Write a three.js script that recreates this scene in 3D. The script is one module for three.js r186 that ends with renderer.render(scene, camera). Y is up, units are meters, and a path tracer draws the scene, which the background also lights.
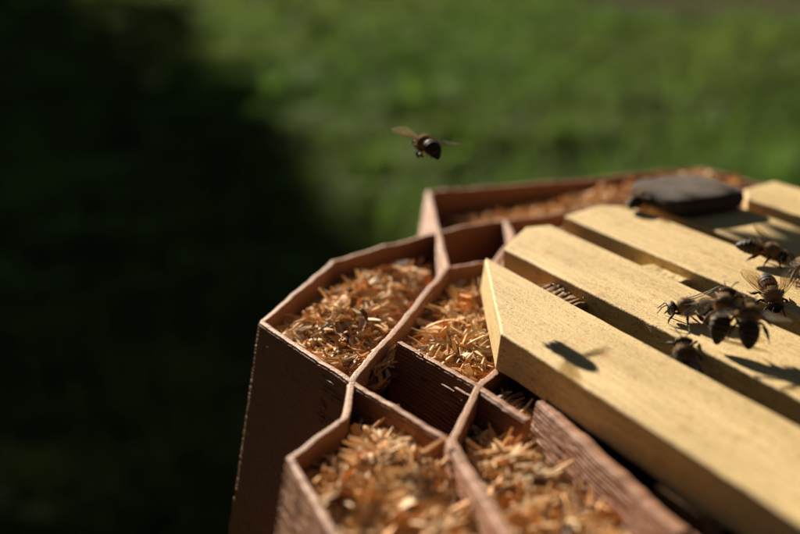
import * as THREE from 'three';
import { ImprovedNoise } from 'three/addons/math/ImprovedNoise.js';
import { mergeGeometries } from 'three/addons/utils/BufferGeometryUtils.js';

// ---------- camera, sky, sun, exposure (metres; most shapes below are laid out in millimetres) ----------
const MM = 0.001, GROUND = -0.8;
const scene = new THREE.Scene();
const camera = new THREE.PerspectiveCamera(25.09, 1024 / 684, 0.01, 400);
camera.position.set(0.22225, 0.09555, 0.12376);
camera.up.set(-0.26358, 0.95397, -0.14304);
camera.lookAt(0.22225 - 0.871336, 0.09555 - 0.299076, 0.12376 - 0.389008);
camera.focus = 0.284;
camera.userData.fStop = 8;

const AZ = 2.5 * Math.PI / 180, EL = 22 * Math.PI / 180, SKY = 0.037;
const SUN = new THREE.Vector3(-Math.cos(EL) * Math.cos(AZ), Math.sin(EL), -Math.cos(EL) * Math.sin(AZ));
{ // clear low-sun sky: pale haze near the horizon, brighter round the sun
  const w = 256, h = 128, d = new Float32Array(w * h * 4), v = new THREE.Vector3();
  for (let j = 0; j < h; j++) for (let i = 0; i < w; i++) {
    const lat = ((j + 0.5) / h - 0.5) * Math.PI, lon = ((i + 0.5) / w - 0.5) * 2 * Math.PI;
    v.set(Math.cos(lat) * Math.cos(lon), Math.sin(lat), Math.cos(lat) * Math.sin(lon));
    const e = Math.max(0, v.y), hz = Math.pow(1 - e, 3), g = Math.pow(Math.max(0, v.dot(SUN)), 6), k = (j * w + i) * 4;
    d[k] = SKY * (0.42 + 0.7 * hz + 0.9 * g); d[k + 1] = SKY * (0.55 + 0.55 * hz + 0.65 * g); d[k + 2] = SKY * (0.78 + 0.3 * hz + 0.3 * g); d[k + 3] = 1;
  }
  const t = new THREE.DataTexture(d, w, h, THREE.RGBAFormat, THREE.FloatType);
  t.mapping = THREE.EquirectangularReflectionMapping; t.magFilter = t.minFilter = THREE.LinearFilter; t.needsUpdate = true;
  scene.background = t; scene.environment = t;
}
const sun = new THREE.DirectionalLight(new THREE.Color(1, 0.86, 0.68), 5);
sun.position.copy(SUN).multiplyScalar(30);
sun.castShadow = true;
sun.shadow.mapSize.set(4096, 4096);
sun.shadow.camera.left = -4; sun.shadow.camera.right = 4; sun.shadow.camera.top = 8; sun.shadow.camera.bottom = -8;
sun.shadow.camera.near = 1; sun.shadow.camera.far = 60;
scene.add(sun, sun.target);
const renderer = new THREE.WebGLRenderer({ antialias: true });
renderer.toneMapping = THREE.LinearToneMapping;
renderer.toneMappingExposure = 2.05;
renderer.shadowMap.enabled = true;

// ---------- helpers ----------
function rng(seed) { let a = seed >>> 0; return () => { a = (a + 0x6D2B79F5) >>> 0; let t = Math.imul(a ^ (a >>> 15), 1 | a); t = (t + Math.imul(t ^ (t >>> 7), 61 | t)) ^ t; return ((t ^ (t >>> 14)) >>> 0) / 4294967296; }; }
const noiser = new ImprovedNoise();
const noise = (x, y, z) => noiser.noise(x + 101.3, y + 57.7, z + 13.1);
const clamp = (x, a, b) => Math.min(b, Math.max(a, x));
const mix = (a, b, t) => a + (b - a) * t;
const smooth = (a, b, x) => { const t = clamp((x - a) / (b - a), 0, 1); return t * t * (3 - 2 * t); };
const taken = {};
function numbered(name) { const n = taken[name] ?? 0; taken[name] = n + 1; return n ? `${name}_${String(n).padStart(3, '0')}` : name; }
function shade(o) { o.castShadow = true; o.receiveShadow = true; return o; }
function part(name, geometry, material, parent) { const m = shade(new THREE.Mesh(geometry, material)); m.name = name; parent.add(m); return m; }
function tag(o, label, category, group, kind) { o.userData.label = label; if (category) o.userData.category = category; if (group) o.userData.group = group; if (kind) o.userData.kind = kind; return o; }
function thing(name, label, category, group) { const g = new THREE.Group(); g.name = numbered(name); scene.add(g); return tag(g, label, category, group); }
function geo(pos, idx, uv, col) {
  const g = new THREE.BufferGeometry();
  g.setAttribute('position', new THREE.Float32BufferAttribute(pos, 3));
  if (uv) g.setAttribute('uv', new THREE.Float32BufferAttribute(uv, 2));
  if (col) g.setAttribute('color', new THREE.Float32BufferAttribute(col, 3));
  g.setIndex(idx); g.computeVertexNormals();
  return g;
}
function texture(w, h, fn, srgb) {
  const d = new Uint8Array(w * h * 4);
  for (let j = 0; j < h; j++) for (let i = 0; i < w; i++) {
    const c = fn(i, j), k = (j * w + i) * 4;
    for (let q = 0; q < 3; q++) d[k + q] = clamp(Math.round(Array.isArray(c) ? c[q] : c), 0, 255);
    d[k + 3] = 255;
  }
  const t = new THREE.DataTexture(d, w, h);
  t.wrapS = t.wrapT = THREE.RepeatWrapping; t.magFilter = THREE.LinearFilter; t.minFilter = THREE.LinearMipmapLinearFilter; t.generateMipmaps = true;
  if (srgb) t.colorSpace = THREE.SRGBColorSpace;
  t.needsUpdate = true;
  return t;
}
// periodic noise on a torus of w x h pixels
function grainField(w, h, seed) {
  const r = rng(seed), a = new Float32Array(w * h);
  for (let i = 0; i < a.length; i++) a[i] = r();
  return (x, y) => { const x0 = Math.floor(x), y0 = Math.floor(y), fx = x - x0, fy = y - y0, X = ((x0 % w) + w) % w, Y = ((y0 % h) + h) % h, X1 = (X + 1) % w, Y1 = (Y + 1) % h, sx = fx * fx * (3 - 2 * fx), sy = fy * fy * (3 - 2 * fy); return mix(mix(a[Y * w + X], a[Y * w + X1], sx), mix(a[Y1 * w + X], a[Y1 * w + X1], sx), sy); };
}

// ---------- materials ----------
// pine of the frames: 192 x 48 mm per repeat
const WW = 1536, WH = 384;
const woodH = new Float32Array(WW * WH);
const woodMap = (() => {
  const f1 = grainField(12, 96, 3), f2 = grainField(96, 192, 5), f3 = grainField(512, 384, 7), f4 = grainField(6, 6, 9), f5 = grainField(24, 12, 17);
  const flecks = new Float32Array(WW * WH), r = rng(11);
  for (let k = 0; k < 9000; k++) {
    const cx = r() * WW, cy = r() * WH, L = 1 + r() * r() * 9, W = 0.6 + r() * 1.1, s = 0.2 + 0.8 * r() * r();
    for (let y = -2; y <= 2; y++) for (let x = -Math.ceil(L); x <= Math.ceil(L); x++) {
      const e = 1 - Math.hypot(x / L, y / W); if (e <= 0) continue;
      const X = ((Math.round(cx) + x) % WW + WW) % WW, Y = ((Math.round(cy) + y) % WH + WH) % WH;
      flecks[Y * WW + X] = Math.max(flecks[Y * WW + X], s * Math.min(1, e * 1.8));
    }
  }
  const spots = [];
  for (let k = 0; k < 60; k++) spots.push([r() * WW, r() * WH, 3 + 9 * r(), 0.25 + 0.5 * r()]);
  return texture(WW, WH, (i, j) => {
    const warp = 3.5 * (f5(i / 64, j / 32) - 0.5);
    const rings = f1(i / 128, j / 4 + warp), fibre = f2(i / 16, j / 2), fine = f3(i / 3, j), big = f4(i / 256, j / 64);
    const fl = flecks[j * WW + i];
    let t = 0.62 * (rings - 0.5) + 0.36 * (fibre - 0.5) + 0.34 * (fine - 0.5) + 0.55 * (big - 0.5), rd = 0;
    for (const [x, y, R, s] of spots) { const dx = (i - x) / 1.7, dy = j - y, q = Math.hypot(dx, dy) / R; if (q < 1) rd += s * (1 - q * q) * (0.6 + 0.8 * fine); }
    woodH[j * WW + i] = 0.5 + 0.35 * (fibre - 0.5) + 0.6 * (fine - 0.5) - 0.6 * fl;
    const k = (1 + 0.2 * t) * (1 - 0.6 * fl);
    return [212 * k * (1 - 0.12 * rd), 185 * k * (1 - 0.3 * rd) * (1 + 0.03 * t), 127 * k * (1 - 0.45 * rd) * (1 + 0.14 * t)];
  }, true);
})();
const woodBump = texture(WW, WH, (i, j) => 255 * woodH[j * WW + i]);
const pine = new THREE.MeshStandardMaterial({ map: woodMap, bumpMap: woodBump, bumpScale: 0.0001, roughness: 0.72 });
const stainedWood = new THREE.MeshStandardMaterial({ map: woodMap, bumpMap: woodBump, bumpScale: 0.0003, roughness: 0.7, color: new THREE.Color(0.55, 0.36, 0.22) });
const propolis = new THREE.MeshStandardMaterial({ map: woodMap, bumpMap: woodBump, bumpScale: 0.0004, roughness: 0.5, color: new THREE.Color(0.2, 0.1, 0.06) });
const darkBlock = new THREE.MeshStandardMaterial({ bumpMap: woodBump, bumpScale: 0.0003, roughness: 0.85, color: new THREE.Color(0.068, 0.046, 0.032) });
// printed wood-filled plastic of the hive: 40 mm per repeat
const printMap = (() => {
  const f1 = grainField(256, 256, 21), f2 = grainField(64, 64, 22), f3 = grainField(512, 512, 23);
  return texture(512, 512, (i, j) => {
    const t = 0.5 * (f1(i / 2, j / 2) - 0.5) + 0.5 * (f2(i / 8, j / 8) - 0.5) + 0.4 * (f3(i, j) - 0.5), k = 1 + 0.28 * t;
    return [150 * k, 99 * k, 63 * k];
  }, true);
})();
const printBump = (() => { const f1 = grainField(256, 256, 31), f2 = grainField(128, 128, 32); return texture(512, 512, (i, j) => 255 * (0.6 * f1(i / 2, j / 2) + 0.4 * f2(i / 4, j / 4))); })();
const printed = new THREE.MeshStandardMaterial({ map: printMap, bumpMap: printBump, bumpScale: 0.00009, roughness: 0.62 });
const chipMat = new THREE.MeshPhysicalMaterial({ vertexColors: true, roughness: 0.72, specularIntensity: 0.5, transmission: 0.15, thickness: 0 });
const mound = new THREE.MeshStandardMaterial({ color: new THREE.Color(0.2, 0.095, 0.035), roughness: 0.9 });
const comb = new THREE.MeshStandardMaterial({ color: new THREE.Color(0.1, 0.06, 0.025), roughness: 0.6 });

// ---------- ground, lawn ----------
{
  const g = new THREE.PlaneGeometry(360, 360, 1, 1).rotateX(-Math.PI / 2);
  const uv = g.attributes.uv; for (let i = 0; i < uv.count; i++) uv.setXY(i, uv.getX(i) * 180, uv.getY(i) * 180);
  const f1 = grainField(64, 64, 41), f2 = grainField(16, 16, 42);
  const map = texture(256, 256, (i, j) => { const t = f1(i / 4, j / 4) - 0.5, b = f2(i / 16, j / 16); return [mix(52, 70, b) * (1 + 0.5 * t), mix(66, 60, b) * (1 + 0.5 * t), mix(26, 36, b) * (1 + 0.5 * t)]; }, true);
  const ground = part('ground', g, new THREE.MeshPhysicalMaterial({ map, roughness: 1, specularIntensity: 0.1 }), scene);
  ground.position.y = GROUND; ground.userData = { kind: 'structure', label: 'green lawn ground stretching away behind the hive' };
}
{ // bare bed at the far side of the lawn
  const s = new THREE.Shape(), r = rng(5);
  for (let k = 0; k <= 30; k++) { const a = k / 30 * 2 * Math.PI, R = 1 + 0.2 * Math.sin(3 * a + 1) + 0.1 * Math.sin(7 * a), x = 1.7 * R * Math.cos(a), y = 0.75 * R * Math.sin(a); k ? s.lineTo(x, y) : s.moveTo(x, y); }
  const f = grainField(64, 64, 43);
  const map = texture(128, 128, (i, j) => { const t = f(i / 2, j / 2); return [mix(44, 70, t), mix(30, 48, t), mix(22, 36, t)]; }, true);
  const soil = part('soil_bed', new THREE.ShapeGeometry(s).rotateX(-Math.PI / 2), new THREE.MeshPhysicalMaterial({ map, roughness: 1, specularIntensity: 0.1 }), scene);
  soil.position.set(-6.9, GROUND + 0.004, -6.3); soil.rotation.y = 0.7; soil.userData = { kind: 'structure', label: 'bare brown soil bed at the far edge of the lawn' };
}
{ // tufts of grass and low broad-leaved weeds
  const r = rng(77), blades = [], weeds = [];
  function blade(L, W, yaw, lean, out, broad) {
    const pos = [], idx = [], n = 4;
    for (let k = 0; k <= n; k++) {
      const t = k / n, w = (broad ? Math.sin(Math.PI * clamp(0.1 + 0.9 * t, 0, 1)) : 1 - 0.9 * t) * W / 2, x = L * (lean * t * t) + out, y = L * t * (1 - 0.35 * lean * t);
      pos.push(x, y, -w, x, y, w);
      if (k) idx.push(2 * k - 2, 2 * k, 2 * k - 1, 2 * k, 2 * k + 1, 2 * k - 1);
    }
    return geo(pos, idx).rotateY(yaw);
  }
  for (let k = 0; k < 22; k++) blades.push(blade(0.05 + 0.07 * r(), 0.004 + 0.004 * r(), r() * 6.3, 0.2 + 0.9 * r(), 0.035 * r(), false));
  for (let k = 0; k < 16; k++) weeds.push(blade(0.04 + 0.05 * r(), 0.018 + 0.016 * r(), r() * 6.3, 0.5 + 1.0 * r(), 0.05 * r(), true));
  const leaf = new THREE.MeshPhysicalMaterial({ color: 0xffffff, roughness: 1, specularIntensity: 0.25, transmission: 0.45, thickness: 0 });
  const spots = [];
  for (let x = -15; x < 1.2; x += 0.085) for (let z = -10.5; z < 1.6; z += 0.085) {
    const far = Math.hypot(x, z), px = x + 0.08 * r(), pz = z + 0.08 * r();
    if (far > 8 && r() < 0.45) continue;
    if (Math.abs(x - 0.1) < 0.4 && z > -0.4 && z < 0.35) continue;
    const cx = (px + 6.9) * Math.cos(0.7) - (pz + 6.3) * Math.sin(0.7), cz = (px + 6.9) * Math.sin(0.7) + (pz + 6.3) * Math.cos(0.7);
    if (Math.hypot(cx / 1.75, cz / 0.8) < 1 && r() < 0.93) continue;
    spots.push([px, pz]);
  }
  const patch = (x, z) => 0.7 * noise(x * 1.9, 0.3, z * 1.9) + 0.6 * noise(x * 4.7, 4.3, z * 4.7);
  const two = [spots.filter(([x, z]) => patch(x, z) < 0.12), spots.filter(([x, z]) => patch(x, z) >= 0.12)];
  [[blades, 'lawn_grass', 'blurred green lawn grass behind the hive', 'grass'], [weeds, 'lawn_weeds', 'low broad leaved weeds in patches among the lawn grass', 'weeds']].forEach(([list, name, label, cat], w) => {
    const im = new THREE.InstancedMesh(mergeGeometries(list), leaf, two[w].length), M = new THREE.Matrix4(), Q = new THREE.Quaternion(), Y = new THREE.Vector3(0, 1, 0), C = new THREE.Color();
    two[w].forEach(([x, z], i) => {
      const p = patch(x + 40, z), s = (0.75 + 0.5 * r() + 0.6 * Math.max(0, p)) * (r() < 0.05 ? 1.7 : 1);
      M.compose(new THREE.Vector3(x, GROUND, z), Q.setFromAxisAngle(Y, r() * 6.3), new THREE.Vector3(s, s * (0.7 + 0.6 * r()), s));
      im.setMatrixAt(i, M);
      const k = 0.85 + 0.5 * r() + 0.9 * p, hue = clamp(0.5 + 0.9 * noise(x * 0.5, 9, z * 0.5), 0, 1);
      im.setColorAt(i, C.setRGB(mix(0.09, 0.125, hue) * k, mix(0.172, 0.18, hue) * k, mix(0.03, 0.034, hue) * k));
    });
    im.name = name; shade(im); scene.add(im); tag(im, label, cat, null, 'stuff');
  });
}

// ---------- tall evergreens that shade the left of the lawn ----------
{
  const r = rng(91), bark = new THREE.MeshStandardMaterial({ color: new THREE.Color(0.09, 0.06, 0.04), roughness: 1 });
  const needle = new THREE.MeshStandardMaterial({ color: new THREE.Color(0.035, 0.06, 0.02), roughness: 0.85 });
  function spray() {
    const pos = [], idx = [];
    for (let k = 0; k < 7; k++) { const a = (k - 3) * 0.32, L = 0.3 * (1 - 0.09 * Math.abs(k - 3)), b = pos.length / 3, dx = Math.cos(a), dz = Math.sin(a); pos.push(0.02 * k, 0, 0, dx * L * 0.5 - dz * 0.03, 0.02, dz * L * 0.5 + dx * 0.03, dx * L, -0.05, dz * L, dx * L * 0.5 + dz * 0.03, 0.02, dz * L * 0.5 - dx * 0.03); idx.push(b, b + 1, b + 2, b, b + 2, b + 3); }
    return geo(pos, idx);
  }
  const sprays = [0, 1, 2].map(k => spray().scale(1 + 0.2 * k, 1, 1 + 0.15 * k));
  const looks = ['first dark evergreen of the row shading the lawn', 'second dark evergreen of the row shading the lawn', 'third dark evergreen of the row shading the lawn', 'fourth dark evergreen of the row shading the lawn', 'last dark evergreen of the row shading the lawn'];
  for (let t = 0; t < 5; t++) {
    const tree = thing('evergreen_tree', looks[t], 'tree', 'row of evergreens');
    tree.position.set(-16 + 0.5 * r(), GROUND, -0.7 + 1.25 * t);
    const H = (t ? 6.6 : 5.7) + 0.4 * r();
    const trunk = [new THREE.CylinderGeometry(0.05, 0.16, H * 0.92, 8).translate(0, H * 0.46, 0)];
    for (let k = 0; k < 24; k++) { const y = H * (0.08 + 0.8 * k / 24), a = k * 2.4, L = 0.75 * (1 - 0.5 * y / H); trunk.push(new THREE.CylinderGeometry(0.012, 0.03, L, 5).translate(0, L / 2, 0).rotateZ(-1.1).rotateY(a).translate(0, y, 0)); }
    part('trunk', mergeGeometries(trunk), bark, tree);
    const leaves = [], M = new THREE.Matrix4(), E = new THREE.Euler();
    for (let k = 0; k < 4200; k++) {
      const y = H * (0.02 + 0.97 * r()), top = 1 - smooth(t ? 0.72 : 0.3, 1.02, y / H), R = (0.82 + 0.14 * noise(y * 1.3, t * 3.1, 2)) * (0.35 + 0.65 * top), a = r() * 6.2832, q = t ? R * Math.sqrt(0.12 + 0.88 * r()) : R * (0.1 + 2.3 * Math.pow(r(), 1.5));
      M.makeRotationFromEuler(E.set((r() - 0.5) * 1.6, -a + (r() - 0.5), 0.5 + r() * 0.7, 'YZX')).setPosition(q * Math.cos(a), y, q * Math.sin(a));
      leaves.push(sprays[k % 3].clone().applyMatrix4(M));
    }
    part('crown', mergeGeometries(leaves), needle, tree);
  }
}

// ---------- added unseen weeping tree: its leafy twig is shaped to shade the fourth bar ----------
{
  const r = rng(133), tree = thing('added_shade_tree', 'added unseen weeping tree whose hanging twig shades one frame bar', 'tree');
  const B = [-1.1, GROUND, 2.3], bark = new THREE.MeshStandardMaterial({ color: new THREE.Color(0.13, 0.09, 0.06), roughness: 1 });
  const leafMat = new THREE.MeshPhysicalMaterial({ color: new THREE.Color(0.11, 0.19, 0.04), roughness: 0.8, transmission: 0.2, thickness: 0 });
  tree.position.set(...B);
  const wood = [], leaves = [], M = new THREE.Matrix4(), E = new THREE.Euler();
  const pos = [], idx = []; for (let k = 0; k <= 6; k++) { const t = k / 6, w = 0.007 * Math.sin(Math.PI * Math.min(1, 0.05 + 0.95 * t)); pos.push(0.004 * Math.sin(t * 3), -0.032 * t, -w, 0.004 * Math.sin(t * 3), -0.032 * t, w); if (k) idx.push(2 * k - 2, 2 * k, 2 * k - 1, 2 * k, 2 * k + 1, 2 * k - 1); }
  const leaf = geo(pos, idx);
  const arc = (A, C, lift, r0, r1, n = 10) => { const pts = [], rad = []; for (let k = 0; k <= n; k++) { const t = k / n; pts.push([mix(A[0], C[0], t), mix(A[1], C[1], t) + lift * Math.sin(Math.PI * t), mix(A[2], C[2], t)]); rad.push(mix(r0, r1, t)); } wood.push(tapered(pts, rad, 8)); return pts; };
  const hang = (p, len, dense, face) => { arc(p, [p[0], p[1] - len, p[2]], 0, 0.002, 0.0007, 6); for (let y = 0; y < len; y += dense && y > len - 0.19 ? 0.0009 : 0.016) { M.makeRotationFromEuler(E.set((r() - 0.5) * 1.1, face ? (r() - 0.5) * 0.8 : r() * 6.3, (r() - 0.5) * 0.5, 'YXZ')).setPosition(p[0] + (r() - 0.5) * 0.012, p[1] - y + 0.012, p[2] + (r() - 0.5) * (dense ? 0.02 : 0.01)); leaves.push(leaf.clone().applyMatrix4(M)); } };
  const w = (x, y, z) => [x - B[0], y - B[1], z - B[2]];
  arc([0, 0, 0], [0.08, 2.2, -0.1], 0, 0.06, 0.03);
  const bough = arc([0.05, 1.9, -0.06], w(-0.5, 1.22, -0.131), 0.45, 0.028, 0.004, 16);
  hang(bough[16], 1.22 - 0.194, true, true);  // added twig, leaves packed at the tip to block the sun
  bough.slice(2, 12).forEach(p => { for (let k = 0; k < 3; k++) hang([p[0] + (r() - 0.5) * 0.1, p[1], p[2] + (r() - 0.5) * 0.1], 0.3 + 0.5 * r()); });
  for (let b = 0; b < 7; b++) { const a = 0.6 + b * 0.55, L = 0.7 + 0.5 * r(), q = arc([0.07, 1.7 + 0.07 * b, -0.08], [0.07 + L * Math.cos(a), 1.9 + 0.4 * r(), -0.08 + L * Math.sin(a)], 0.35, 0.018, 0.004); q.slice(3).forEach(p => { for (let k = 0; k < 3; k++) hang([p[0] + (r() - 0.5) * 0.15, p[1], p[2] + (r() - 0.5) * 0.15], 0.4 + 0.7 * r()); }); }
  part('trunk', mergeGeometries(wood), bark, tree); part('crown', mergeGeometries(leaves), leafMat, tree);
}

// ---------- the hive: flared printed walls ----------
const TOP = -9.5, SEAM = -58, BOT = -330;
const waveTop = (x, z) => 0.55 * noise(x * 0.06, 3, z * 0.06) + 0.3 * noise(x * 0.2, 7, z * 0.2) + 0.14 * noise(x * 0.8, 2, z * 0.8) + 0.16 * noise(x * 2.1, 4, z * 2.1);
const P = { a: [-57, 38.2], b: [-97.9, 2.6], b2: [-105.9, -17.8], c: [-112.2, -39.3], h: [-77.1, -25.2], m: [-28.1, 12.5], n: [-10.3, 32.4], d: [-163.4, -60.7], e: [-154.1, -102.2], f: [-144, -168], g: [-112, -171], i: [-114.6, -65.2], i2: [-94.4, -57.1], j: [-113.1, -86.4], h2: [-76, -40.5], k: [4.7, 8.4], o: [27.3, 26.3], p: [7.8, 41.4], q: [19.3, 57.6], r: [50.3, 60.4], s: [63.7, 33.6], kb: [-4.6, -4], k2: [24.9, 7.2], w1: [19.8, 0.3], w2: [77.3, 6.4] };
const flare = (x, z, d) => { const w = smooth(-150, -60, z) * 2 - 1; return [x - 0.03 * d, z + 0.19 * d * w]; };   // d: mm below the rim
const hive = thing('beehive', 'brown printed beehive with open insulation cells around the wooden frames', 'beehive');
let wallSeed = 1;
// one wall from A to B; c0, c1: unit side vectors at the ends (mitred), so neighbours in a chain meet
function wall(name, A, B, o = {}) {
  const th = (o.th ?? 1.45) / 2, yT = (o.top ?? TOP) + 0.03 * (wallSeed % 7), yB = o.bot ?? SEAM, layer = 0.92, seed = wallSeed++ * 3.7;
  const dx = B[0] - A[0], dz = B[1] - A[1], L = Math.hypot(dx, dz), nx = -dz / L, nz = dx / L;
  const s0 = o.s0 ?? [nx, nz], s1 = o.s1 ?? [nx, nz], fine = o.fine ?? true, rough = o.rough ?? 1;
  const prof = [], depth = yT - yB, nFine = fine ? Math.min(depth - 2, o.ridges ?? 46) : 0, per = 5;
  const side = [];
  for (let k = 0; k * layer / per < nFine; k++) side.push(k * layer / per);
  side.push(nFine + 1, depth);
  for (let k = side.length - 1; k >= 0; k--) prof.push([1, side[k] + 0.35, k < side.length - 2]);
  for (const [c, d] of [[0.97, 0.18], [0.88, 0.06], [0.7, 0.01], [0.3, 0], [-0.3, 0], [-0.7, 0.01], [-0.88, 0.06], [-0.97, 0.18]]) prof.push([c, d, false]);
  for (let k = 0; k < side.length; k++) prof.push([-1, side[k] + 0.35, k < side.length - 2]);
  const nL = fine ? Math.max(6, Math.round(L / 0.8)) : 4, pos = [], uv = [], idx = [];
  for (let i = 0; i <= nL; i++) {
    const t = i / nL, x0 = mix(A[0], B[0], t), z0 = mix(A[1], B[1], t), vx = mix(s0[0], s1[0], t), vz = mix(s0[1], s1[1], t), wy = waveTop(x0, z0), wob = 0.35 * noise(x0 * 0.07, seed, z0 * 0.07);
    let along = 0;
    prof.forEach(([s, d, ridge], j) => {
      let off = s * th * (1 + 0.1 * noise(x0 * 1.7, d * 0.8 + seed, z0 * 1.7 + s));
      if (ridge) {
        const ly = (d - 0.35) / layer, li = Math.floor(ly), u = ly - li;
        const bulge = Math.sqrt(Math.max(0, 1 - (2 * u - 1) ** 2));
        const jit = noise(li * 7.31, seed, s * 5) * 0.13 * rough, run = (rough > 1 ? 0.62 : 0.24) * Math.max(0, noise(t * L * 0.16, li * 3.7 + s, seed) + (rough > 1 ? -0.05 : 0.1));
        off += s * (0.26 * bulge - 0.15 + jit + run * bulge);
      }
      const dd = d - wy * clamp(1 - d / 12, 0, 1);
      let x = x0 + vx * off + nx * wob, z = z0 + vz * off + nz * wob;
      if (o.flare ?? true) [x, z] = flare(x, z, Math.max(0, d));
      pos.push(x * MM, (yT - dd) * MM, z * MM);
      if (j) along += Math.hypot(prof[j][0] * th - prof[j - 1][0] * th, prof[j][1] - prof[j - 1][1]);
      uv.push((t * L + seed * 9) / 40, (along + seed * 5) / 40);
    });
  }
  const n = prof.length;
  for (let i = 0; i < nL; i++) for (let j = 0; j < n - 1; j++) { const a = i * n + j, b = a + n; idx.push(a, b, a + 1, b, b + 1, a + 1); }
  for (const i of [0, nL]) { // end caps
    const base = pos.length / 3;
    for (let j = 0; j < n; j++) { const q = (i * n + j) * 3; pos.push(pos[q], pos[q + 1], pos[q + 2]); uv.push(prof[j][0] * th / 40, prof[j][1] / 40); }
    for (let j = 0; j < n / 2 - 1; j++) { const a = base + j, b = base + n - 1 - j; i ? idx.push(a, b, a + 1, b, b - 1, a + 1) : idx.push(a, a + 1, b, b, a + 1, b - 1); }
  }
  return part(name, geo(pos, idx, uv), printed, hive);
}
function chain(name, pts, o = {}) {
  const side = pts.map((p, i) => {
    const n = (A, B) => { const L = Math.hypot(B[0] - A[0], B[1] - A[1]); return [-(B[1] - A[1]) / L, (B[0] - A[0]) / L]; };
    const u = i ? n(pts[i - 1], p) : n(p, pts[i + 1]), v = i < pts.length - 1 ? n(p, pts[i + 1]) : u, k = 1 + u[0] * v[0] + u[1] * v[1];
    return [(u[0] + v[0]) / k, (u[1] + v[1]) / k];
  });
  pts.slice(1).forEach((p, i) => wall(name, pts[i], p, { ...o, ...(o.each?.(i) ?? {}), s0: side[i], s1: side[i + 1] }));
}
const outer = [P.r, P.q, P.p, P.n, P.a, P.b, P.b2, P.c, P.d, P.e, P.f, P.g, [-60, -176]];
chain('outer_wall', outer, { th: 1.45 });
const rest = [[-60, -176], [240, -176], [300, -165], [350, -100], [350, 0], [290, 58], P.r];
chain('outer_wall', rest, { fine: false, th: 2.1 });
// lower, slightly wider module below the seam
{
  const all = [...outer.slice(0, -1), ...rest.slice(0, -1)], n = all.length;
  const at = (p, d, out) => { const [x, z] = flare(p[0], p[1], d), c = [70, -55], l = Math.hypot(x - c[0], z - c[1]); return [x + (x - c[0]) / l * out, z + (z - c[1]) / l * out]; };
  for (let i = 0; i < n; i++) {
    const A = all[i], B = all[(i + 1) % n], pos = [], uv = [], idx = [], nL = i < 12 ? 24 : 2, rows = [[SEAM + 0.2, -3.5], [SEAM + 0.2, 0.6], [SEAM - 0.5, 1.3]];
    for (let k = 1; k < 110; k++) rows.push([SEAM - 0.6 - k * 0.23, 1.3 + 0.16 * Math.abs(Math.sin(k * 0.785)) + 0.05 * noise(k, i, 0)]);
    rows.push([BOT, 1.3], [BOT, -3]);
    rows.forEach(([y, out], j) => { for (let q = 0; q <= nL; q++) { const t = q / nL, p = at([mix(A[0], B[0], t), mix(A[1], B[1], t)], Math.min(60, TOP - y), out + 0.25 * noise(t * 20, y * 0.4, i)); pos.push(p[0] * MM, y * MM, p[1] * MM); uv.push(t * Math.hypot(B[0] - A[0], B[1] - A[1]) / 40, y / 40); if (j && q) { const d = j * (nL + 1) + q, c = d - nL - 1; idx.push(c - 1, d - 1, c, c, d - 1, d); } } });
    part('lower_wall', geo(pos, idx, uv), printed, hive);
  }
  const s = new THREE.Shape(all.map(p => { const q = at(p, 60, 0.2); return new THREE.Vector2(q[0] * MM, -q[1] * MM); }));
  part('base_plate', new THREE.ExtrudeGeometry(s, { depth: 0.012, bevelEnabled: false }).rotateX(-Math.PI / 2).translate(0, (BOT - 12) * MM, 0), printed, hive);
}
// partitions between the cells
const V = { flare: true };
wall('partition', P.h, P.c, V); wall('partition', P.h, P.n, { ...V, th: 1.8 });
wall('partition', P.m, P.k, V); wall('partition', P.n, P.o, V); wall('partition', P.o, P.k, { ...V, th: 1.7, rough: 1.6 });
wall('partition', P.o, [150, 52], { ...V, th: 2.2 }); wall('partition', P.k, P.k2, { ...V, th: 1.7 });
wall('partition', P.c, P.i, V); wall('partition', P.i, P.i2, V); wall('partition', P.i, [-113.1, -170], V); wall('partition', [-112.6, -128], P.e, { ...V, fine: false, top: TOP - 6 });
chain('inner_wall', [P.k, P.kb, P.h2, P.i2, [-97, -90], [-97, -122], [-84, -160], [240, -164], [285, -130], [285, -40], [250, 8], [150, 13], P.w2], { th: 2, each: i => ({ fine: i < 4 }) });
wall('partition', P.h, P.h2, V);
wall('inner_wall', [P.w1[0], P.w1[1] + 0.6], [P.w2[0], P.w2[1] + 1.4], { th: 2.6, top: TOP + 0.8, rough: 1 });
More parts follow.
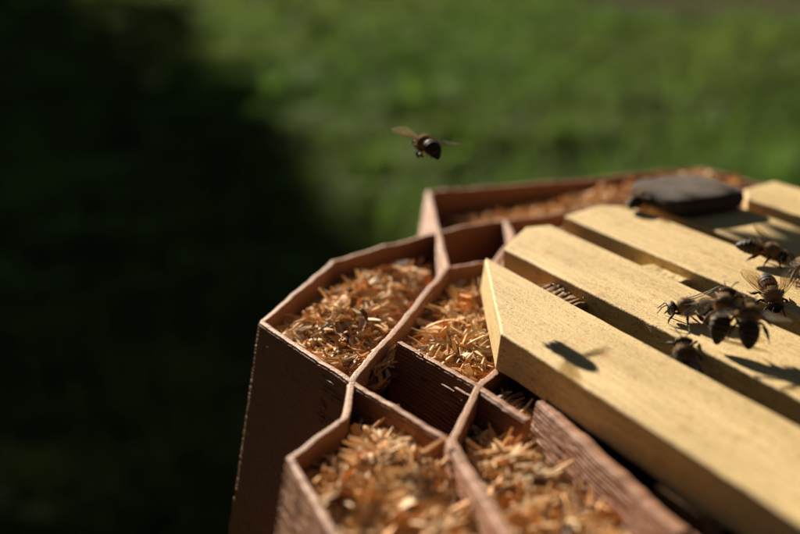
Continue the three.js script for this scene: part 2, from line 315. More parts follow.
// stray filament ends left by the printing, standing off a few layers
{
  const r = rng(61), list = [];
  const strands = (A, B, t0, t1, n, side, y0, y1) => { const dx = B[0] - A[0], dz = B[1] - A[1], L = Math.hypot(dx, dz), nx = -dz / L * side, nz = dx / L * side;
    for (let k = 0; k < n; k++) { const t = mix(t0, t1, Math.sqrt(r())), d = 0.46 + 0.92 * Math.round(mix(y0, y1, r()) / 0.92), l = 1.2 + 5 * r() * r(), h = 1.02 + 0.4 * r(), pts = [], rad = []; for (let q = 0; q <= 6; q++) { const u = q / 6, w = t + l * (u - 0.5) / L, off = h + 0.1 * noise(k, q * 0.6, 3), [x, z] = flare(A[0] + dx * w + nx * off, A[1] + dz * w + nz * off, d); pts.push([x * MM, (TOP - d + 0.06 * noise(k, q * 0.7, 9)) * MM, z * MM]); rad.push((0.12 + 0.17 * Math.sqrt(Math.sin(Math.PI * (0.04 + 0.92 * u)))) * MM); } list.push(tapered(pts, rad, 6)); } };
  strands(P.m, P.k, 0.62, 0.985, 75, 1, 1.5, 13); strands(P.n, P.a, 0.03, 0.22, 18, -1, 0.9, 12);
  const g = mergeGeometries(list); g.setAttribute('uv', new THREE.Float32BufferAttribute(new Float32Array(g.attributes.position.count * 2), 2));
  part('filament_strands', g, printed, hive).userData.kind = 'stuff';
}
// ledge on which the bar ends lie
{
  const In = [P.kb, P.h2, P.i2, [-97, -90], [-97, -122], [-84, -158], [-60, -158], [-60, -120], [-70, -90], [-66, -62], [-48, -42], [0, -12]];
  const s = new THREE.Shape(In.map(p => new THREE.Vector2((p[0] + 0.8) * MM, -p[1] * MM)));
  part('frame_rest', new THREE.ExtrudeGeometry(s, { depth: 0.003, bevelEnabled: false }).rotateX(-Math.PI / 2).translate(0, (TOP - 3.4) * MM, 0), printed, hive);
}

// ---------- stand ----------
{
  const st = thing('hive_stand', 'low wooden stand carrying the beehive', 'stand');
  st.position.set(0.095, GROUND, -0.05);
  const y = 0.8 + (BOT - 12.3) * MM;
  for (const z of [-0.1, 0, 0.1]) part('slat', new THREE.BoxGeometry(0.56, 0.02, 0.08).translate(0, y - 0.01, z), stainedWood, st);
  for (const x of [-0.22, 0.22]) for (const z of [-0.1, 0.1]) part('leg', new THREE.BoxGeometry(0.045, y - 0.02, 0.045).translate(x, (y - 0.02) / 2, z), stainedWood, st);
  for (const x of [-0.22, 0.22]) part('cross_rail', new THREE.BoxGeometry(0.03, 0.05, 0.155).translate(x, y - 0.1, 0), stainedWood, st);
}

// ---------- frames with wooden top bars ----------
function grainUV(g, ox, oz, along = true) { // metres -> repeats of 192 x 48 mm
  if (g.index) g = g.toNonIndexed(); g.computeVertexNormals();
  const p = g.attributes.position, n = g.attributes.normal, uv = new Float32Array(p.count * 2);
  for (let i = 0; i < p.count; i++) { const ny = Math.abs(n.getY(i)), nx = Math.abs(n.getX(i)), x = p.getX(i), y = p.getY(i), z = p.getZ(i); let a, b; if (ny > 0.6) { a = x; b = z; } else if (nx > 0.8) { a = z * 0.4; b = y; } else { a = x; b = y; } uv[2 * i] = (along ? a : b) / 0.192 + ox; uv[2 * i + 1] = (along ? b : a) / 0.048 + oz; }
  g.setAttribute('uv', new THREE.BufferAttribute(uv, 2));
  return g;
}
function slab(pts, y0, y1, bevel = 0.6) { // plan polygon in mm, softened edges
  const s = new THREE.Shape(pts.map(p => new THREE.Vector2(p[0], -p[1])));
  return new THREE.ExtrudeGeometry(s, { depth: y1 - y0 - 2 * bevel, bevelThickness: bevel, bevelSize: bevel, bevelOffset: -bevel, bevelSegments: 3 }).rotateX(-Math.PI / 2).translate(0, y0 + bevel, 0).scale(MM, MM, MM);
}
function bar(pts, y0, y1, ox, oz) { // slab whose outline is finely divided and slightly uneven, so that the edges are not ruler-straight
  const out = [];
  pts.forEach((p, i) => { const q = pts[(i + 1) % pts.length], L = Math.hypot(q[0] - p[0], q[1] - p[1]), n = Math.max(1, Math.round(L / 3)); for (let k = 0; k < n; k++) { const x = mix(p[0], q[0], k / n), z = mix(p[1], q[1], k / n), w = k ? 0.22 * noise(x * 0.12, oz * 9, z * 0.12) + 0.07 * noise(x * 0.7, oz * 9, z * 0.7) : 0; out.push([x - (q[1] - p[1]) / L * w, z + (q[0] - p[0]) / L * w]); } });
  return grainUV(slab(out, y0, y1, 0.55), ox, oz);
}
const frames = [
  { label: 'hive frame with pale mitred bar carrying the flying bee\'s shadow', pts: [[0, 0], [-51.4, -23.6], [-52.4, -24.5], [-50.6, -24.9], [275, -24.6], [230, 0]], side: [60, 73], z: [-22.6, 0] },
  { label: 'hive frame with pale chamfered bar under the cluster of bees', pts: [[-58.4, -33.2], [-74.3, -49.5], [-73, -57.2], [285, -57.2], [270, -33.2]], side: [-32, -20], z: [-54, -36] },
  { label: 'third hive frame, between the bee cluster bar and the shaded bar', pts: [[-79.5, -66], [-85.5, -82], [-79, -90.3], [285, -90.3], [280, -66]], side: [-32, -20], z: [-87, -69] },
  { label: 'hive frame with shaded grey bar behind the dark block', pts: [[-84, -98.5], [-88, -112], [-88, -122.5], [285, -122.5], [285, -98.5]], side: [-32, -20], z: [-119, -100], drop: 1.5 },
  { label: 'hive frame with pale bar along the far hive wall', pts: [[-70, -128], [-80, -135], [-84, -151], [280, -151], [285, -128]], side: [-32, -20], z: [-149, -131] },
];
frames.forEach((f, i) => {
  const g = thing('honeycomb_rack', f.label, 'hive frame', 'wooden frames hanging in the hive');
  const top = bar(f.pts, TOP + 0.15, 0, i * 0.37, i * 0.61 + 0.13);
  if (!i) { const p = top.attributes.position, n = [-0.42, 0.907]; for (let k = 0; k < p.count; k++) { const x = p.getX(k) / MM, z = p.getZ(k) / MM, dist = (x - n[0]) * n[0] + z * n[1]; if (x < 12 && dist > -3.4 - 0.2 * Math.max(0, x)) { const w = smooth(-3.2, -0.6, dist) * 2.6 * clamp(-p.getY(k) / MM / 9.3, 0, 1) * smooth(14, -2, x); p.setX(k, (x + n[0] * w) * MM); p.setZ(k, (z + n[1] * w * 0.4) * MM); } } top.computeVertexNormals(); }
  part('top_bar', top.attributes ? top : bar(f.pts, TOP + 0.15, 0, i * 0.37, i * 0.61 + 0.13), pine, g);
  const x0 = f.side[0], x1 = f.side[1];
  const sideGeo = a => grainUV(slab([[a, f.z[1]], [a, f.z[0]], [a + x1 - x0, f.z[0]], [a + x1 - x0, f.z[1]]], -230, TOP + 0.1, 0.4), i * 0.2, 0.4, false);
  part('side_bar', sideGeo(x0), pine, g); part('side_bar', sideGeo(225), pine, g);
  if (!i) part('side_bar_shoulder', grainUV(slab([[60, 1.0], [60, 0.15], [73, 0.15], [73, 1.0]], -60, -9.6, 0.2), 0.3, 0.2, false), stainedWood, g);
  part('bottom_bar', grainUV(slab([[x1 + 0.1, f.z[1] - 4], [x1 + 0.1, f.z[0] + 4], [224.9, f.z[0] + 4], [224.9, f.z[1] - 4]], -229, -220, 0.4), 0.1, 0.7), pine, g);
  { // drawn comb with a waxy uneven face
    const zc = (f.z[0] + f.z[1]) / 2, G = new THREE.BoxGeometry((224.6 - x1) * MM, 0.205, 0.014, 40, 40, 1).translate((x1 + 224.8) / 2 * MM, -0.1165, zc * MM), p = G.attributes.position;
    for (let k = 0; k < p.count; k++) p.setZ(k, p.getZ(k) + 0.0012 * noise(p.getX(k) * 90, p.getY(k) * 90, Math.sign(p.getZ(k) - zc * MM) * 3));
    G.computeVertexNormals(); part('comb', G, comb, g);
  }
  if (i === 0) part('nail', new THREE.CylinderGeometry(0.0011, 0.0011, 0.002, 10).rotateX(Math.PI / 2).translate(0.0655, -0.0185, 0.0004), new THREE.MeshStandardMaterial({ color: new THREE.Color(0.03, 0.025, 0.02), roughness: 0.6 }), g);
  g.position.y = -(f.drop ?? 0) * MM;
  f.group = g;
});
// spacers wedged between the bars: sawn blocks with ridged tops
function spacer(parent, x0, x1, z0, z1, top, mat, ridges, tilt) {
  const pos = [], idx = [], uv = [], n = 64, m = 12, base = -22;
  for (let i = 0; i <= n; i++) for (let j = 0; j <= m; j++) {
    const t = i / n, s = j / m, x = mix(x0, x1, t), z = mix(z0, z1, s), e = Math.min(1, Math.min(t, 1 - t) * 14, Math.min(s, 1 - s) * 8);
    const ph = t * ridges + 0.9 * s + 0.4 * noise(x * 0.3, 1, z * 0.3), y = top + tilt * t - (1 - e) * (1 - e) * 0.8 + e * (0.55 * Math.pow(Math.abs(Math.sin(Math.PI * ph)), 0.6) - 0.4) + 0.25 * noise(x * 0.9, 5, z * 0.9);
    pos.push(x * MM, y * MM, z * MM); uv.push(z / 192, x / 48);
    if (i && j) { const d = i * (m + 1) + j, c = d - m - 1; idx.push(c - 1, c, d - 1, c, d, d - 1); }
  }
  const ring = []; for (let i = 0; i <= n; i++) ring.push(i * (m + 1)); for (let j = 1; j <= m; j++) ring.push(n * (m + 1) + j); for (let i = n - 1; i >= 0; i--) ring.push(i * (m + 1) + m); for (let j = m - 1; j > 0; j--) ring.push(j);
  const b = pos.length / 3;
  ring.forEach((k, q) => { pos.push(pos[3 * k], pos[3 * k + 1], pos[3 * k + 2], pos[3 * k], base * MM, pos[3 * k + 2]); uv.push(q / 60, 0, q / 60, 0.4); });
  ring.forEach((k, q) => { const a = b + 2 * q, c = b + 2 * ((q + 1) % ring.length); idx.push(a, c, a + 1, c, c + 1, a + 1); });
  part('spacer', geo(pos, idx, uv), mat, parent);
}
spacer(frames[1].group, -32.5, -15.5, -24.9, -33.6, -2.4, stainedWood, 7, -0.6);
spacer(frames[2].group, -34, -17, -57.6, -66.3, -2.6, pine, 0.6, 0);
spacer(frames[2].group, -72, -56.5, -57.7, -66.3, -5.5, propolis, 3, -1);
// glistening beads of propolis on the first spacer
{
  const r = rng(15), list = [];
  for (let k = 0; k < 16; k++) { const s = 0.25 + 0.3 * r(); list.push(new THREE.SphereGeometry(s * MM, 8, 6).scale(1.3, 0.6, 1).translate((-31 + 15 * r()) * MM, (-2.2 + 0.2 * r()) * MM, (-31.5 - 1.6 * r()) * MM)); }
  part('propolis_beads', mergeGeometries(list), new THREE.MeshStandardMaterial({ color: new THREE.Color(0.08, 0.03, 0.015), roughness: 0.12 }), frames[1].group).userData.kind = 'stuff';
}
{ // dark block on the shaded bar
  const b = thing('block', 'dark brown block lying on the end of the shaded bar', 'block');
  const g = new THREE.SphereGeometry(1, 64, 40), p = g.attributes.position, sp = (v, e) => Math.sign(v) * Math.pow(Math.abs(v), e);
  for (let k = 0; k < p.count; k++) { const x = sp(p.getX(k), 0.38), y = sp(p.getY(k), 0.5), z = sp(p.getZ(k), 0.34), q = 1 + 0.05 * noise(x * 1.7, y * 1.7, z * 1.7) + 0.02 * noise(x * 6, y * 6, z * 6); p.setXYZ(k, x * 14.5 * q, y * 3.5 * (1 - 0.1 * x), z * 13.5 * q); }
  g.scale(MM, MM, MM).translate(-0.0765, 0.0020, -0.1095); g.computeVertexNormals();
  part('block_body', g, darkBlock, b);
}

// ---------- wood shavings ----------
function chip(r, big = 1, fibre = false) {
  const kind = fibre ? 0 : r(), splinter = kind < 0.5, L = (splinter ? 5 + 11 * r() * r() : 3 + 8 * r()) * big, W = (splinter ? 0.3 + 0.7 * r() : 1.2 + 2.2 * r()) * Math.sqrt(big), T = splinter ? 0.3 + 0.25 * r() : 0.14 + 0.16 * r(), curl = splinter ? (r() - 0.5) * 1.2 : (r() - 0.3) * 5, twist = (r() - 0.5) * (splinter ? 0.8 : 2.2), n = 6, pos = [], idx = [], sk = (r() - 0.5) * 0.8, fr = r() * 10;
  let x = 0, y = 0, a = -curl / 2;
  for (let k = 0; k <= n; k++) {
    const t = k / n, w = W / 2 * (splinter ? 0.25 + 0.75 * Math.sin(Math.PI * (0.12 + 0.8 * t)) : 0.72 + 0.28 * Math.sin(fr + t * 7)) * (k === 0 || k === n ? 0.6 : 1), ph = twist * (t - 0.5), cy = Math.cos(ph), sy = Math.sin(ph), off = sk * W * (t - 0.5);
    for (const [u, v] of [[-1, -1], [1, -1], [1, 1], [-1, 1]]) { const z = u * w + off, h = v * T / 2; pos.push(x + -Math.sin(a) * (h * cy + z * sy), y + Math.cos(a) * (h * cy + z * sy), z * cy - h * sy); }
    if (k) { const b = (k - 1) * 4; for (let q = 0; q < 4; q++) { const c = b + q, d = b + (q + 1) % 4; idx.push(c, d, c + 4, d, d + 4, c + 4); } }
    x += Math.cos(a) * L / n; y += Math.sin(a) * L / n; a += curl / n;
  }
  idx.push(0, 2, 1, 0, 3, 2, n * 4, n * 4 + 1, n * 4 + 2, n * 4, n * 4 + 2, n * 4 + 3);
  const g = geo(pos, idx).translate(-L / 2, 0, 0).toNonIndexed(); g.computeVertexNormals(); g.userData.shape = splinter ? 'thin splinter' : Math.abs(curl) > 1.2 ? 'curled shaving' : 'flat shaving';
  return g;
}
function paint(g, r) {
  const t = r(), d = r(), tone = d < 0.08 ? 'dark brown' : d < 0.48 ? 'pale straw' : 'orange', c = d < 0.08 ? [0.16, 0.07, 0.03] : d < 0.48 ? [mix(0.82, 0.92, t), mix(0.56, 0.74, t), mix(0.28, 0.48, t)] : [mix(0.7, 0.88, t), mix(0.34, 0.52, t), mix(0.1, 0.22, t)];
  g.userData.tone = tone;
  const n = g.attributes.position.count, a = new Float32Array(n * 3), k = 0.85 + 0.3 * r();
  const p = g.attributes.position, ph = r() * 50;
  for (let i = 0; i < n; i++) { const v = k * (1 + 0.3 * noise(p.getX(i) * 0.25 + ph, p.getZ(i) * 3.1, ph)); a[3 * i] = c[0] * v; a[3 * i + 1] = c[1] * v; a[3 * i + 2] = c[2] * v * (0.9 + 0.1 * v); }
  g.setAttribute('color', new THREE.BufferAttribute(a, 3));
  return g;
}
const inside = (poly, x, z) => { let c = false; for (let i = 0, j = poly.length - 1; i < poly.length; j = i++) { const [xi, zi] = poly[i], [xj, zj] = poly[j]; if (zi > z !== zj > z && x < (xj - xi) * (z - zi) / (zj - zi) + xi) c = !c; } return c; };
const edge = (poly, x, z) => { let best = 1e9; for (let i = 0, j = poly.length - 1; i < poly.length; j = i++) { const [ax, az] = poly[j], [bx, bz] = poly[i], dx = bx - ax, dz = bz - az, t = clamp(((x - ax) * dx + (z - az) * dz) / (dx * dx + dz * dz), 0, 1); best = Math.min(best, Math.hypot(x - ax - t * dx, z - az - t * dz)); } return best; };
function fill(cell, poly, level, count, singles, seed, hump = 2.5, big = 1, slope = [0, 0]) {
  const r = rng(seed), xs = poly.map(p => p[0]), zs = poly.map(p => p[1]), x0 = Math.min(...xs), x1 = Math.max(...xs), z0 = Math.min(...zs), z1 = Math.max(...zs), cx = (x0 + x1) / 2, cz = (z0 + z1) / 2;
  const height = (x, z) => TOP + level + hump * smooth(0, 16, edge(poly, x, z)) + 2.2 * noise(x * 0.1, seed, z * 0.1) + 1.1 * noise(x * 0.3, seed, z * 0.3) + slope[0] * (x - cx) + slope[1] * (z - cz);
  const list = [], n = 40, pos = [], idx = [], col = [];
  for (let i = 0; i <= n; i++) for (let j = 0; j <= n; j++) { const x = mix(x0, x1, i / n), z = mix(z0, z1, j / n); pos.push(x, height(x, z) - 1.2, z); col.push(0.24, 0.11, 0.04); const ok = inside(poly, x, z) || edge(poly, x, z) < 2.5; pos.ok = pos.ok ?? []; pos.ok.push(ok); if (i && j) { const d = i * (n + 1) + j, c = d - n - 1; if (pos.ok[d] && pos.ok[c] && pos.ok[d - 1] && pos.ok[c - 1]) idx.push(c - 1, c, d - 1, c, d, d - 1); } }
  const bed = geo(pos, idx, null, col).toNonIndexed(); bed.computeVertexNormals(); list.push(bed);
  const M = new THREE.Matrix4(), E = new THREE.Euler();
  function spot(margin) { for (let k = 0; k < 200; k++) { const x = mix(x0, x1, r()), z = mix(z0, z1, r()); if (inside(poly, x, z) && edge(poly, x, z) > margin) return [x, z]; } return [cx, cz]; }
  for (let k = 0; k < count; k++) {
    const g = paint(chip(r, big * (0.6 + 0.5 * r())), r), [x, z] = spot(2), up = r();
    M.makeRotationFromEuler(E.set((r() - 0.5) * 1.8, r() * 6.2832, (r() - 0.5) * (up < 0.15 ? 2.4 : 1.3), 'YZX')).setPosition(x, height(x, z) - 1.1 + 2.2 * r(), z);
    list.push(g.applyMatrix4(M));
  }
  for (let k = 0; k < count / 6; k++) { // torn bundles of fine fibres
    const [x, z] = spot(3), yaw = r() * 6.2832, tilt = (r() - 0.35) * 0.9, y = height(x, z) + 0.2 + 1.1 * r(), tone = r(), n = 6 + Math.floor(9 * r());
    for (let q = 0; q < n; q++) { const g = chip(r, big * (0.3 + 0.5 * r()), true), c = [mix(0.8, 0.93, tone), mix(0.46, 0.76, tone), mix(0.16, 0.5, tone)], v = 0.8 + 0.3 * r(), a = new Float32Array(g.attributes.position.count * 3); for (let i = 0; i < a.length; i++) a[i] = c[i % 3] * v; g.setAttribute('color', new THREE.BufferAttribute(a, 3)); M.makeRotationFromEuler(E.set((r() - 0.5) * 1.2, yaw + (r() - 0.5) * 0.6, tilt + (r() - 0.5) * 0.5, 'YZX')).setPosition(x + (r() - 0.5) * 3.6, y + (r() - 0.5) * 1.1, z + (r() - 0.5) * 3.6); list.push(g.applyMatrix4(M)); }
  }
  for (let k = 0; k < count * 0.5; k++) { const g = paint(chip(r, 0.16 + 0.16 * r()), r), [x, z] = spot(1.5); M.makeRotationFromEuler(E.set((r() - 0.5) * 2, r() * 6.2832, (r() - 0.5) * 1.5, 'YZX')).setPosition(x, height(x, z) + 0.3 + 1.3 * r(), z); list.push(g.applyMatrix4(M)); }   // crumbs
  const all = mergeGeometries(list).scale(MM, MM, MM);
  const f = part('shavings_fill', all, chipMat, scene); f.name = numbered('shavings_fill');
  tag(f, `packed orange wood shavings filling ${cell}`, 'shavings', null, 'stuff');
  for (let k = 0; k < singles; k++) {
    const g = paint(chip(r, big * (0.85 + 0.9 * r() * r())), r).scale(MM, MM, MM), s = shade(new THREE.Mesh(g, chipMat)), [x, z] = spot(4.5);
    s.name = numbered('wood_shaving');
    s.rotation.set((r() - 0.5) * 0.9, r() * 6.2832, (r() - 0.5) * 0.7, 'YZX');
    s.position.set(x * MM, (height(x, z) + 0.9 + 0.7 * r()) * MM, z * MM);
    scene.add(s); tag(s, `${g.userData.tone} ${g.userData.shape} on the fill in ${cell}`, 'wood shaving', `loose shavings in ${cell}`);
  }
}
fill('the large outer corner cell', [P.a, P.b, P.b2, P.c, P.h, P.m, P.n], -8.5, 1300, 60, 201, 6.5, 1.2, [0.06, 0.05]);
fill('the cell beside the mitred bar end', [P.h, P.h2, P.kb, P.k, P.m], -6.5, 650, 40, 202, 5, 1.15, [0.03, 0]);
fill('the jutting cell with stepped outer wall', [P.n, P.p, P.q, P.r, [95, 62], [95, 41], P.o], -7, 1000, 40, 203, 5, 1.3);
fill('the forked cell before the inner wall', [P.o, P.k, P.k2, [80, 9], [95, 41]], -8.5, 900, 40, 204, 6, 1.25);
fill('the long cell along the far rim', [P.c, P.d, P.e, P.f, [-114, -168], P.j, P.i], -10.5, 1100, 40, 205, 5, 1.1, [0, -0.12]);
fill('the small cell behind the chamfered bar', [P.i, [-113.1, -150], [-97, -122], [-97, -90], P.i2], -8, 500, 12, 206, 2, 1);
fill('the narrow pocket under the mitred bar', [P.k, P.kb, [18, -1], P.w1, P.k2], -7, 200, 5, 207, 2, 0.9);

// ---------- bees ----------
function tapered(points, radii, n = 7, col) {
  const pos = [], idx = [], c = [], T = new THREE.Vector3(), U = new THREE.Vector3(), W = new THREE.Vector3(), pts = points.map(p => new THREE.Vector3(...p));
  const ref = new THREE.Vector3(0.13, 0.2, 0.97);
  pts.forEach((p, i) => {
    T.copy(pts[Math.min(i + 1, pts.length - 1)]).sub(pts[Math.max(i - 1, 0)]).normalize();
    U.crossVectors(T, ref).normalize(); W.crossVectors(T, U);
    for (let k = 0; k < n; k++) { const a = k / n * 6.2832; pos.push(p.x + radii[i] * (U.x * Math.cos(a) + W.x * Math.sin(a)), p.y + radii[i] * (U.y * Math.cos(a) + W.y * Math.sin(a)), p.z + radii[i] * (U.z * Math.cos(a) + W.z * Math.sin(a))); if (col) c.push(...col); }
    if (i) for (let k = 0; k < n; k++) { const a = (i - 1) * n + k, b = (i - 1) * n + (k + 1) % n; idx.push(a, a + n, b, b, a + n, b + n); }
  });
  for (const i of [0, pts.length - 1]) { const b = pos.length / 3; pos.push(pts[i].x, pts[i].y, pts[i].z); if (col) c.push(...col); for (let k = 0; k < n; k++) { const a = i * n + k, d = i * n + (k + 1) % n; i ? idx.push(b, a, d) : idx.push(b, d, a); } }
  return geo(pos, idx, null, col ? c : undefined);
}
const AXIS = 3.3;   // height of the body axis above the feet, mm
function beeBody(flying, droop, seed) {
  const r = rng(seed), st = [];   // x, y, ry, rz, colour
  const blk = [0.018, 0.012, 0.009], face = [0.03, 0.02, 0.013], fur = [0.2, 0.115, 0.045], furD = [0.07, 0.04, 0.02];
  st.push([4.55, -0.9, 0.15, 0.2, blk], [4.45, -0.8, 0.75, 0.8, blk], [4.15, -0.65, 1.35, 1.3, face], [3.7, -0.5, 1.68, 1.72, face], [3.2, -0.4, 1.62, 1.78, blk], [2.75, -0.3, 1.2, 1.35, blk], [2.45, -0.2, 0.65, 0.75, blk], [2.25, -0.1, 0.6, 0.7, furD], [2.0, 0, 1.25, 1.35, fur], [1.5, 0.05, 1.75, 1.85, fur], [0.7, 0.1, 2.05, 2.15, fur], [0, 0.1, 2.1, 2.2, furD], [-0.7, 0.05, 1.95, 2.1, furD], [-1.4, 0, 1.55, 1.75, fur], [-1.9, -0.05, 0.95, 1.1, furD], [-2.15, -0.1, 0.45, 0.5, blk], [-2.35, -0.12, 0.5, 0.6, blk]);
  const segs = 6, per = 7;
  for (let k = 0; k <= segs * per; k++) {
    const t = k / (segs * per), s = Math.min(segs - 1, Math.floor(t * segs)), u = t * segs - s, R = 2.3 * Math.pow(Math.sin(Math.PI * Math.pow(0.1 + 0.89 * t, 0.86)), 0.62) * (1 - 0.12 * t);
    const lip = 0.13 * u * u - (u > 0.9 ? 0.1 : 0), amber = s < 2 ? [0.06, 0.028, 0.01] : [0.03, 0.017, 0.009];
    const c = u > 0.8 && s < 5 ? [0.085, 0.055, 0.026] : u < 0.35 ? amber : [0.02, 0.013, 0.009];
    st.push([-2.6 - 6.9 * t, -0.15 - droop * t * t, Math.max(0.06, (R + lip) * 0.93), Math.max(0.07, (R + lip) * 1.03), c]);
  }
  const n = 26, pos = [], idx = [], col = [];
  st.forEach(([x, y, ry, rz, c], i) => {
    const A = st[Math.max(0, i - 1)], B = st[Math.min(st.length - 1, i + 1)], dx = B[0] - A[0], dy = B[1] - A[1], l = Math.hypot(dx, dy), ux = i > 14 ? -dy / l : 0, uy = i > 14 ? dx / l : 1, sg = uy < 0 ? -1 : 1;
    for (let k = 0; k < n; k++) { const a = k / n * 6.2832, w = 1 + 0.02 * noise(x * 2, Math.cos(a) * 2 + seed, Math.sin(a) * 2); pos.push(x + sg * ux * ry * Math.sin(a) * w, y + sg * uy * ry * Math.sin(a) * w, rz * Math.cos(a) * w); const v = 0.85 + 0.3 * r(); col.push(c[0] * v, c[1] * v, c[2] * v); }
    if (i) for (let k = 0; k < n; k++) { const a = (i - 1) * n + k, b = (i - 1) * n + (k + 1) % n; idx.push(a, b, a + n, b, b + n, a + n); }
  });
  const list = [geo(pos, idx, null, col)], dark = [0.022, 0.014, 0.01], brown = [0.07, 0.035, 0.015];
  for (const s of [-1, 1]) {
    const j = () => (r() - 0.5) * 0.7;
    // antenna, elbowed
    list.push(tapered([[4.2, -0.1, 0.35 * s], [4.75, 0.5 + 0.3 * j(), 0.8 * s], [5.1, 0.55, 1.05 * s], [5.9 + j() * 0.5, -0.1 + j(), 1.35 * s], [6.9 + j() * 0.5, -0.9 + j(), 1.6 * s + 0.4 * j()]], [0.13, 0.12, 0.14, 0.15, 0.12], 6, dark));
    const F = -AXIS + 0.12;
    const legs = flying
      ? [[[1.5, -1.4, 0.9], [2.1, -2.4, 1.8], [1.5, -3.1, 1.5], [0.9, -3.5, 1.2]], [[0.2, -1.6, 1.0], [0.4, -2.6, 2.3], [-0.4, -3.6, 2.0], [-0.9, -4.0, 1.8]], [[-1.0, -1.4, 1.0], [-1.4, -2.4, 2.0], [-2.9, -3.1, 2.1], [-4.0, -3.3, 1.8]]]
      : [[[1.5, -1.4, 0.9], [2.9 + j(), -0.9, 2.1], [3.9 + j(), -2.2, 3.0], [4.6 + j(), F, 3.6]], [[0.2, -1.6, 1.1], [0.2 + j(), -0.7, 3.0], [-0.2 + j(), -2.2, 4.2], [-0.3 + j(), F, 5.2]], [[-1.0, -1.4, 1.1], [-2.2 + j(), -0.6, 2.8], [-3.9 + j(), -2.1, 3.9], [-5.4 + j(), F, 4.5]]];
    legs.forEach((q, k) => {
      const [A, B, C, D] = q.map(([x, y, z]) => [x, y, z * s]), m = (p, w, t) => p.map((v, e) => mix(v, w[e], t)), big = k === 2 ? 1.5 : 1;
      list.push(tapered([A, m(A, B, 0.5), B, m(B, C, 0.15), m(B, C, 0.7), C, m(C, D, 0.12), m(C, D, 0.6), D], [0.36, 0.4, 0.26, 0.26, 0.36 * big, 0.22 * big, 0.26 * big, 0.15, 0.08], 7, k === 2 ? brown : dark));
    });
  }
  return mergeGeometries(list);
}
function beeFur(seed) { // hairs over the thorax and the front of the abdomen
  const r = rng(seed), pos = [], idx = [];
  const hair = (p, d, L, w) => { const b = pos.length / 3, t = new THREE.Vector3(-d.y, d.x, 0.3).normalize().multiplyScalar(w), u = new THREE.Vector3().crossVectors(d, t).normalize().multiplyScalar(w); pos.push(p.x + t.x, p.y + t.y, p.z + t.z, p.x - t.x * 0.5 + u.x, p.y - t.y * 0.5 + u.y, p.z - t.z * 0.5 + u.z, p.x - t.x * 0.5 - u.x, p.y - t.y * 0.5 - u.y, p.z - t.z * 0.5 - u.z, p.x + d.x * L, p.y + d.y * L, p.z + d.z * L); idx.push(b, b + 1, b + 3, b + 1, b + 2, b + 3, b + 2, b, b + 3); };
  for (let k = 0; k < 1500; k++) {
    const v = new THREE.Vector3(r() * 2 - 1, r() * 2 - 1, r() * 2 - 1); if (v.lengthSq() > 1) { k--; continue; } v.normalize();
    hair(new THREE.Vector3(0.15 + v.x * 1.95, 0.05 + v.y * 1.95, v.z * 2.05), v.clone().add(new THREE.Vector3((r() - 0.7) * 0.7, (r() - 0.5) * 0.6, (r() - 0.5) * 0.6)).normalize(), 0.6 + 0.6 * r(), 0.035);
  }
  for (let k = 0; k < 420; k++) { const a = r() * 6.2832, x = -2.9 - 1.6 * r() * r(), y = Math.sin(a), z = Math.cos(a), q = 1.75 + 0.45 * Math.min(1, (-2.9 - x)); hair(new THREE.Vector3(x, -0.15 + y * q, z * q * 1.03), new THREE.Vector3(-0.7 + 0.5 * (r() - 0.5), y, z).normalize(), 0.45 + 0.4 * r(), 0.03); }
  for (let k = 0; k < 200; k++) { const a = r() * 3.1416, y = Math.sin(a), z = Math.cos(a); hair(new THREE.Vector3(3.2 + 0.7 * r(), -0.45 + y * 1.6, z * 1.68), new THREE.Vector3(0.5 * (r() - 0.3), y, z).normalize(), 0.3 + 0.3 * r(), 0.028); }
  return geo(pos, idx).scale(MM, MM, MM);
}
function wingGeo(L, W, seed) { // membrane: root at the origin, tip along +x, leading edge at +z
  const n = 22, m = 7, pos = [], idx = [], uv = [];
  const lead = t => W * (0.12 + 0.34 * Math.pow(Math.sin(Math.PI * Math.min(1, 0.06 + 0.62 * t)), 0.9)) * Math.sqrt(Math.max(0, 1 - Math.pow(t, 9))), trail = t => -W * (0.05 + 0.62 * Math.pow(Math.sin(Math.PI * Math.min(1, 0.02 + 0.78 * t * t * 0.6 + 0.45 * t)), 1.1)) * Math.sqrt(Math.max(0, 1 - Math.pow(t, 7)));
  const at = (t, s) => { const z = mix(trail(t), lead(t), s); return [L * t, 0.22 * Math.sin(t * 2.6) + 0.1 * Math.sin(s * 7 + seed) - 0.25 * t * (1 - s), z]; };
  for (let i = 0; i <= n; i++) for (let j = 0; j <= m; j++) { pos.push(...at(i / n, j / m)); uv.push(i / n, j / m); if (i && j) { const d = i * (m + 1) + j, c = d - m - 1; idx.push(c - 1, c, d - 1, c, d, d - 1); } }
  const veins = [];
  const run = (a, b, rad) => { const q = []; for (let k = 0; k <= 8; k++) q.push(at(mix(a[0], b[0], k / 8), mix(a[1], b[1], k / 8) + 0.06 * Math.sin(k * 0.39 * 2))); veins.push(tapered(q, q.map((_, k) => rad * (1 - 0.5 * k / 8)), 5)); };
  run([0, 1], [0.97, 0.97], 0.085); run([0, 0.8], [0.6, 0.86], 0.06); run([0, 0.5], [0.86, 0.5], 0.045); run([0.25, 0.52], [0.8, 0.16], 0.04); run([0, 0.2], [0.7, 0.05], 0.04); run([0.5, 0.85], [0.62, 0.2], 0.035); run([0.7, 0.95], [0.8, 0.4], 0.03); run([0.33, 0.82], [0.38, 0.4], 0.03);
  return [geo(pos, idx, uv).scale(MM, MM, MM), mergeGeometries(veins).scale(MM, MM, MM)];
}
const bodyMat = new THREE.MeshPhysicalMaterial({ vertexColors: true, roughness: 0.66, clearcoat: 0.03, clearcoatRoughness: 0.4, specularIntensity: 0.45 });
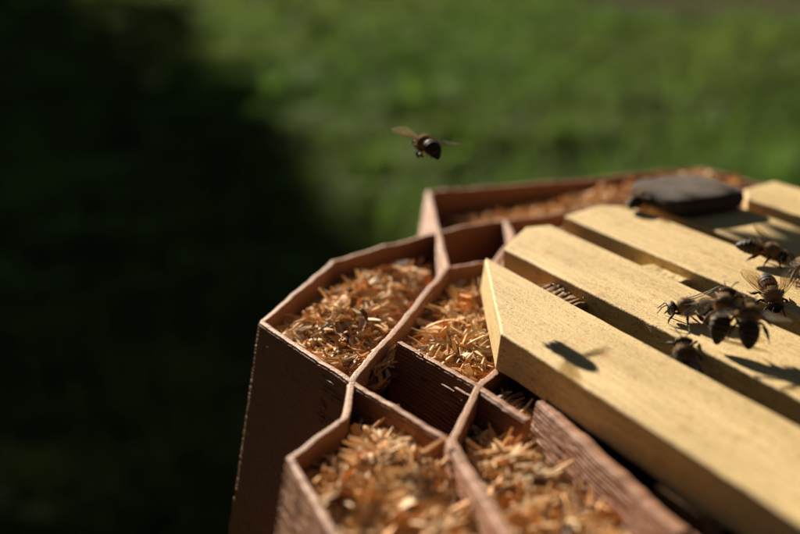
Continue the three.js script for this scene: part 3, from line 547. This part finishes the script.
const furMat = new THREE.MeshStandardMaterial({ color: new THREE.Color(0.38, 0.23, 0.09), roughness: 0.8 });
const wingMat = new THREE.MeshPhysicalMaterial({ color: new THREE.Color(0.9, 0.82, 0.68), roughness: 0.15, transmission: 0.94, thickness: 0, ior: 1.5 });
const veinMat = new THREE.MeshStandardMaterial({ color: new THREE.Color(0.07, 0.035, 0.015), roughness: 0.6 });
const eyeMat = new THREE.MeshPhysicalMaterial({ color: new THREE.Color(0.01, 0.008, 0.007), roughness: 0.25, clearcoat: 0.6 });
const fore = wingGeo(9.4, 3.3, 1), hind = wingGeo(6.6, 2.3, 2), furGeo = beeFur(5);
const eyeGeo = new THREE.SphereGeometry(1, 14, 10).scale(0.55 * MM, 1.05 * MM, 0.5 * MM);
function bee(label, group, o) {
  const g = thing('honey_bee', label, 'bee', group);
  const ax = AXIS * MM, body = part('body', beeBody(o.flying, o.droop ?? 1, o.seed ?? 1).scale(MM, MM, MM), bodyMat, g);
  body.position.y = ax;
  const fur = part('fur', furGeo, furMat, body); fur.userData.kind = 'stuff';
  for (const s of [-1, 1]) { const e = part('eye', eyeGeo, eyeMat, body); e.position.set(3.45 * MM, -0.35 * MM, 1.5 * s * MM); e.rotation.set(0.15 * s, 0.25 * s, 0.2); }
  const w = o.wings ?? { sweep: 0.35, lift: 0.12, twist: 0.1 };
  for (const s of [-1, 1]) for (const [gs, front] of [[fore, true], [hind, false]]) {
    const q = { ...w, ...(s < 0 ? w.left : w.right) };   // s = +1 is the bee's right side
    const m = part('wing', gs[0], wingMat, body); part('wing_veins', gs[1], veinMat, m);
    m.position.set((front ? 0.7 : -0.4) * MM, (front ? 1.35 : 1.2) * MM, 1.35 * s * MM);
    // sweep: angle between the wing and straight back; 0 lies along the abdomen, 1.57 sticks out sideways
    const ang = q.sweep * (front ? 1 : 1.12), dir = new THREE.Vector3(-Math.cos(ang) * Math.cos(q.lift), Math.sin(q.lift), s * Math.sin(ang) * Math.cos(q.lift));
    const leadV = new THREE.Vector3(Math.sin(ang), -q.twist, s * Math.cos(ang)); leadV.addScaledVector(dir, -leadV.dot(dir)).normalize();
    const upV = new THREE.Vector3().crossVectors(leadV, dir);
    m.quaternion.setFromRotationMatrix(new THREE.Matrix4().makeBasis(dir, upV, leadV));
  }
  const D = Math.PI / 180;
  g.rotation.set((o.roll ?? 0) * D, o.yaw * D, (o.pitch ?? 0) * D, 'YZX');
  const up = new THREE.Vector3(0, AXIS, 0).applyEuler(g.rotation), k = o.size ?? 0.96;
  g.scale.setScalar(k);
  g.position.set((o.at[0] - up.x * k) * MM, (o.at[1] - up.y * k) * MM, (o.at[2] - up.z * k) * MM);
  return g;
}
const onBars = 'bees walking on the frame bars';
bee('honey bee flying in the air above the hive', null, { flying: true, at: [-59.5, 31.8, -10], yaw: 178, pitch: -4, roll: 6, droop: 3.0, seed: 3, wings: { sweep: 1.45, lift: 0.3, twist: 1.1, right: { sweep: 1.3, lift: -0.12, twist: -0.15 } } });
bee('honey bee in side view, head towards the flying bee\'s shadow', onBars, { at: [12.4, 3.2, -41.5], yaw: -122, seed: 4, wings: { sweep: 0.3, lift: 0.3, twist: 0.4 } });
bee('honey bee climbing over others with its striped back showing', onBars, { at: [27.2, 8.6, -40], yaw: 128, pitch: 42, seed: 5, droop: 1.5, wings: { sweep: 0.75, lift: 0.15, twist: 0.2 } });
bee('dark honey bee pressed against the striped climbing bee', onBars, { at: [32.5, 7.5, -42.5], yaw: 140, pitch: 26, seed: 6, wings: { sweep: 0.9, lift: 0.25, twist: 0.3 } });
bee('honey bee climbing out of the gap between two bars', onBars, { at: [28, -0.8, -29.4], yaw: 150, pitch: 45, seed: 7, wings: { sweep: 0.25, lift: 0.05, twist: 0.1 } });
bee('honey bee on the third bar with its abdomen over the far edge', onBars, { at: [-12.2, 3.4, -87.2], yaw: 38, pitch: -10, seed: 8, wings: { sweep: 0.4, lift: 0.35, twist: 0.2 } });
bee('honey bee with raised striped abdomen and head down at the bar edge', onBars, { at: [12.5, 1.8, -66.5], yaw: -25, pitch: -22, seed: 9, wings: { sweep: 0.6, lift: 0.2, twist: 0.3 } });
bee('honey bee meeting the bee whose abdomen overhangs the third bar', onBars, { at: [1.5, 3.3, -86], yaw: 150, seed: 10 });
bee('small distant honey bee beside the dark block', onBars, { at: [-77, 3, -92.5], yaw: 120, seed: 11 });

renderer.render(scene, camera);
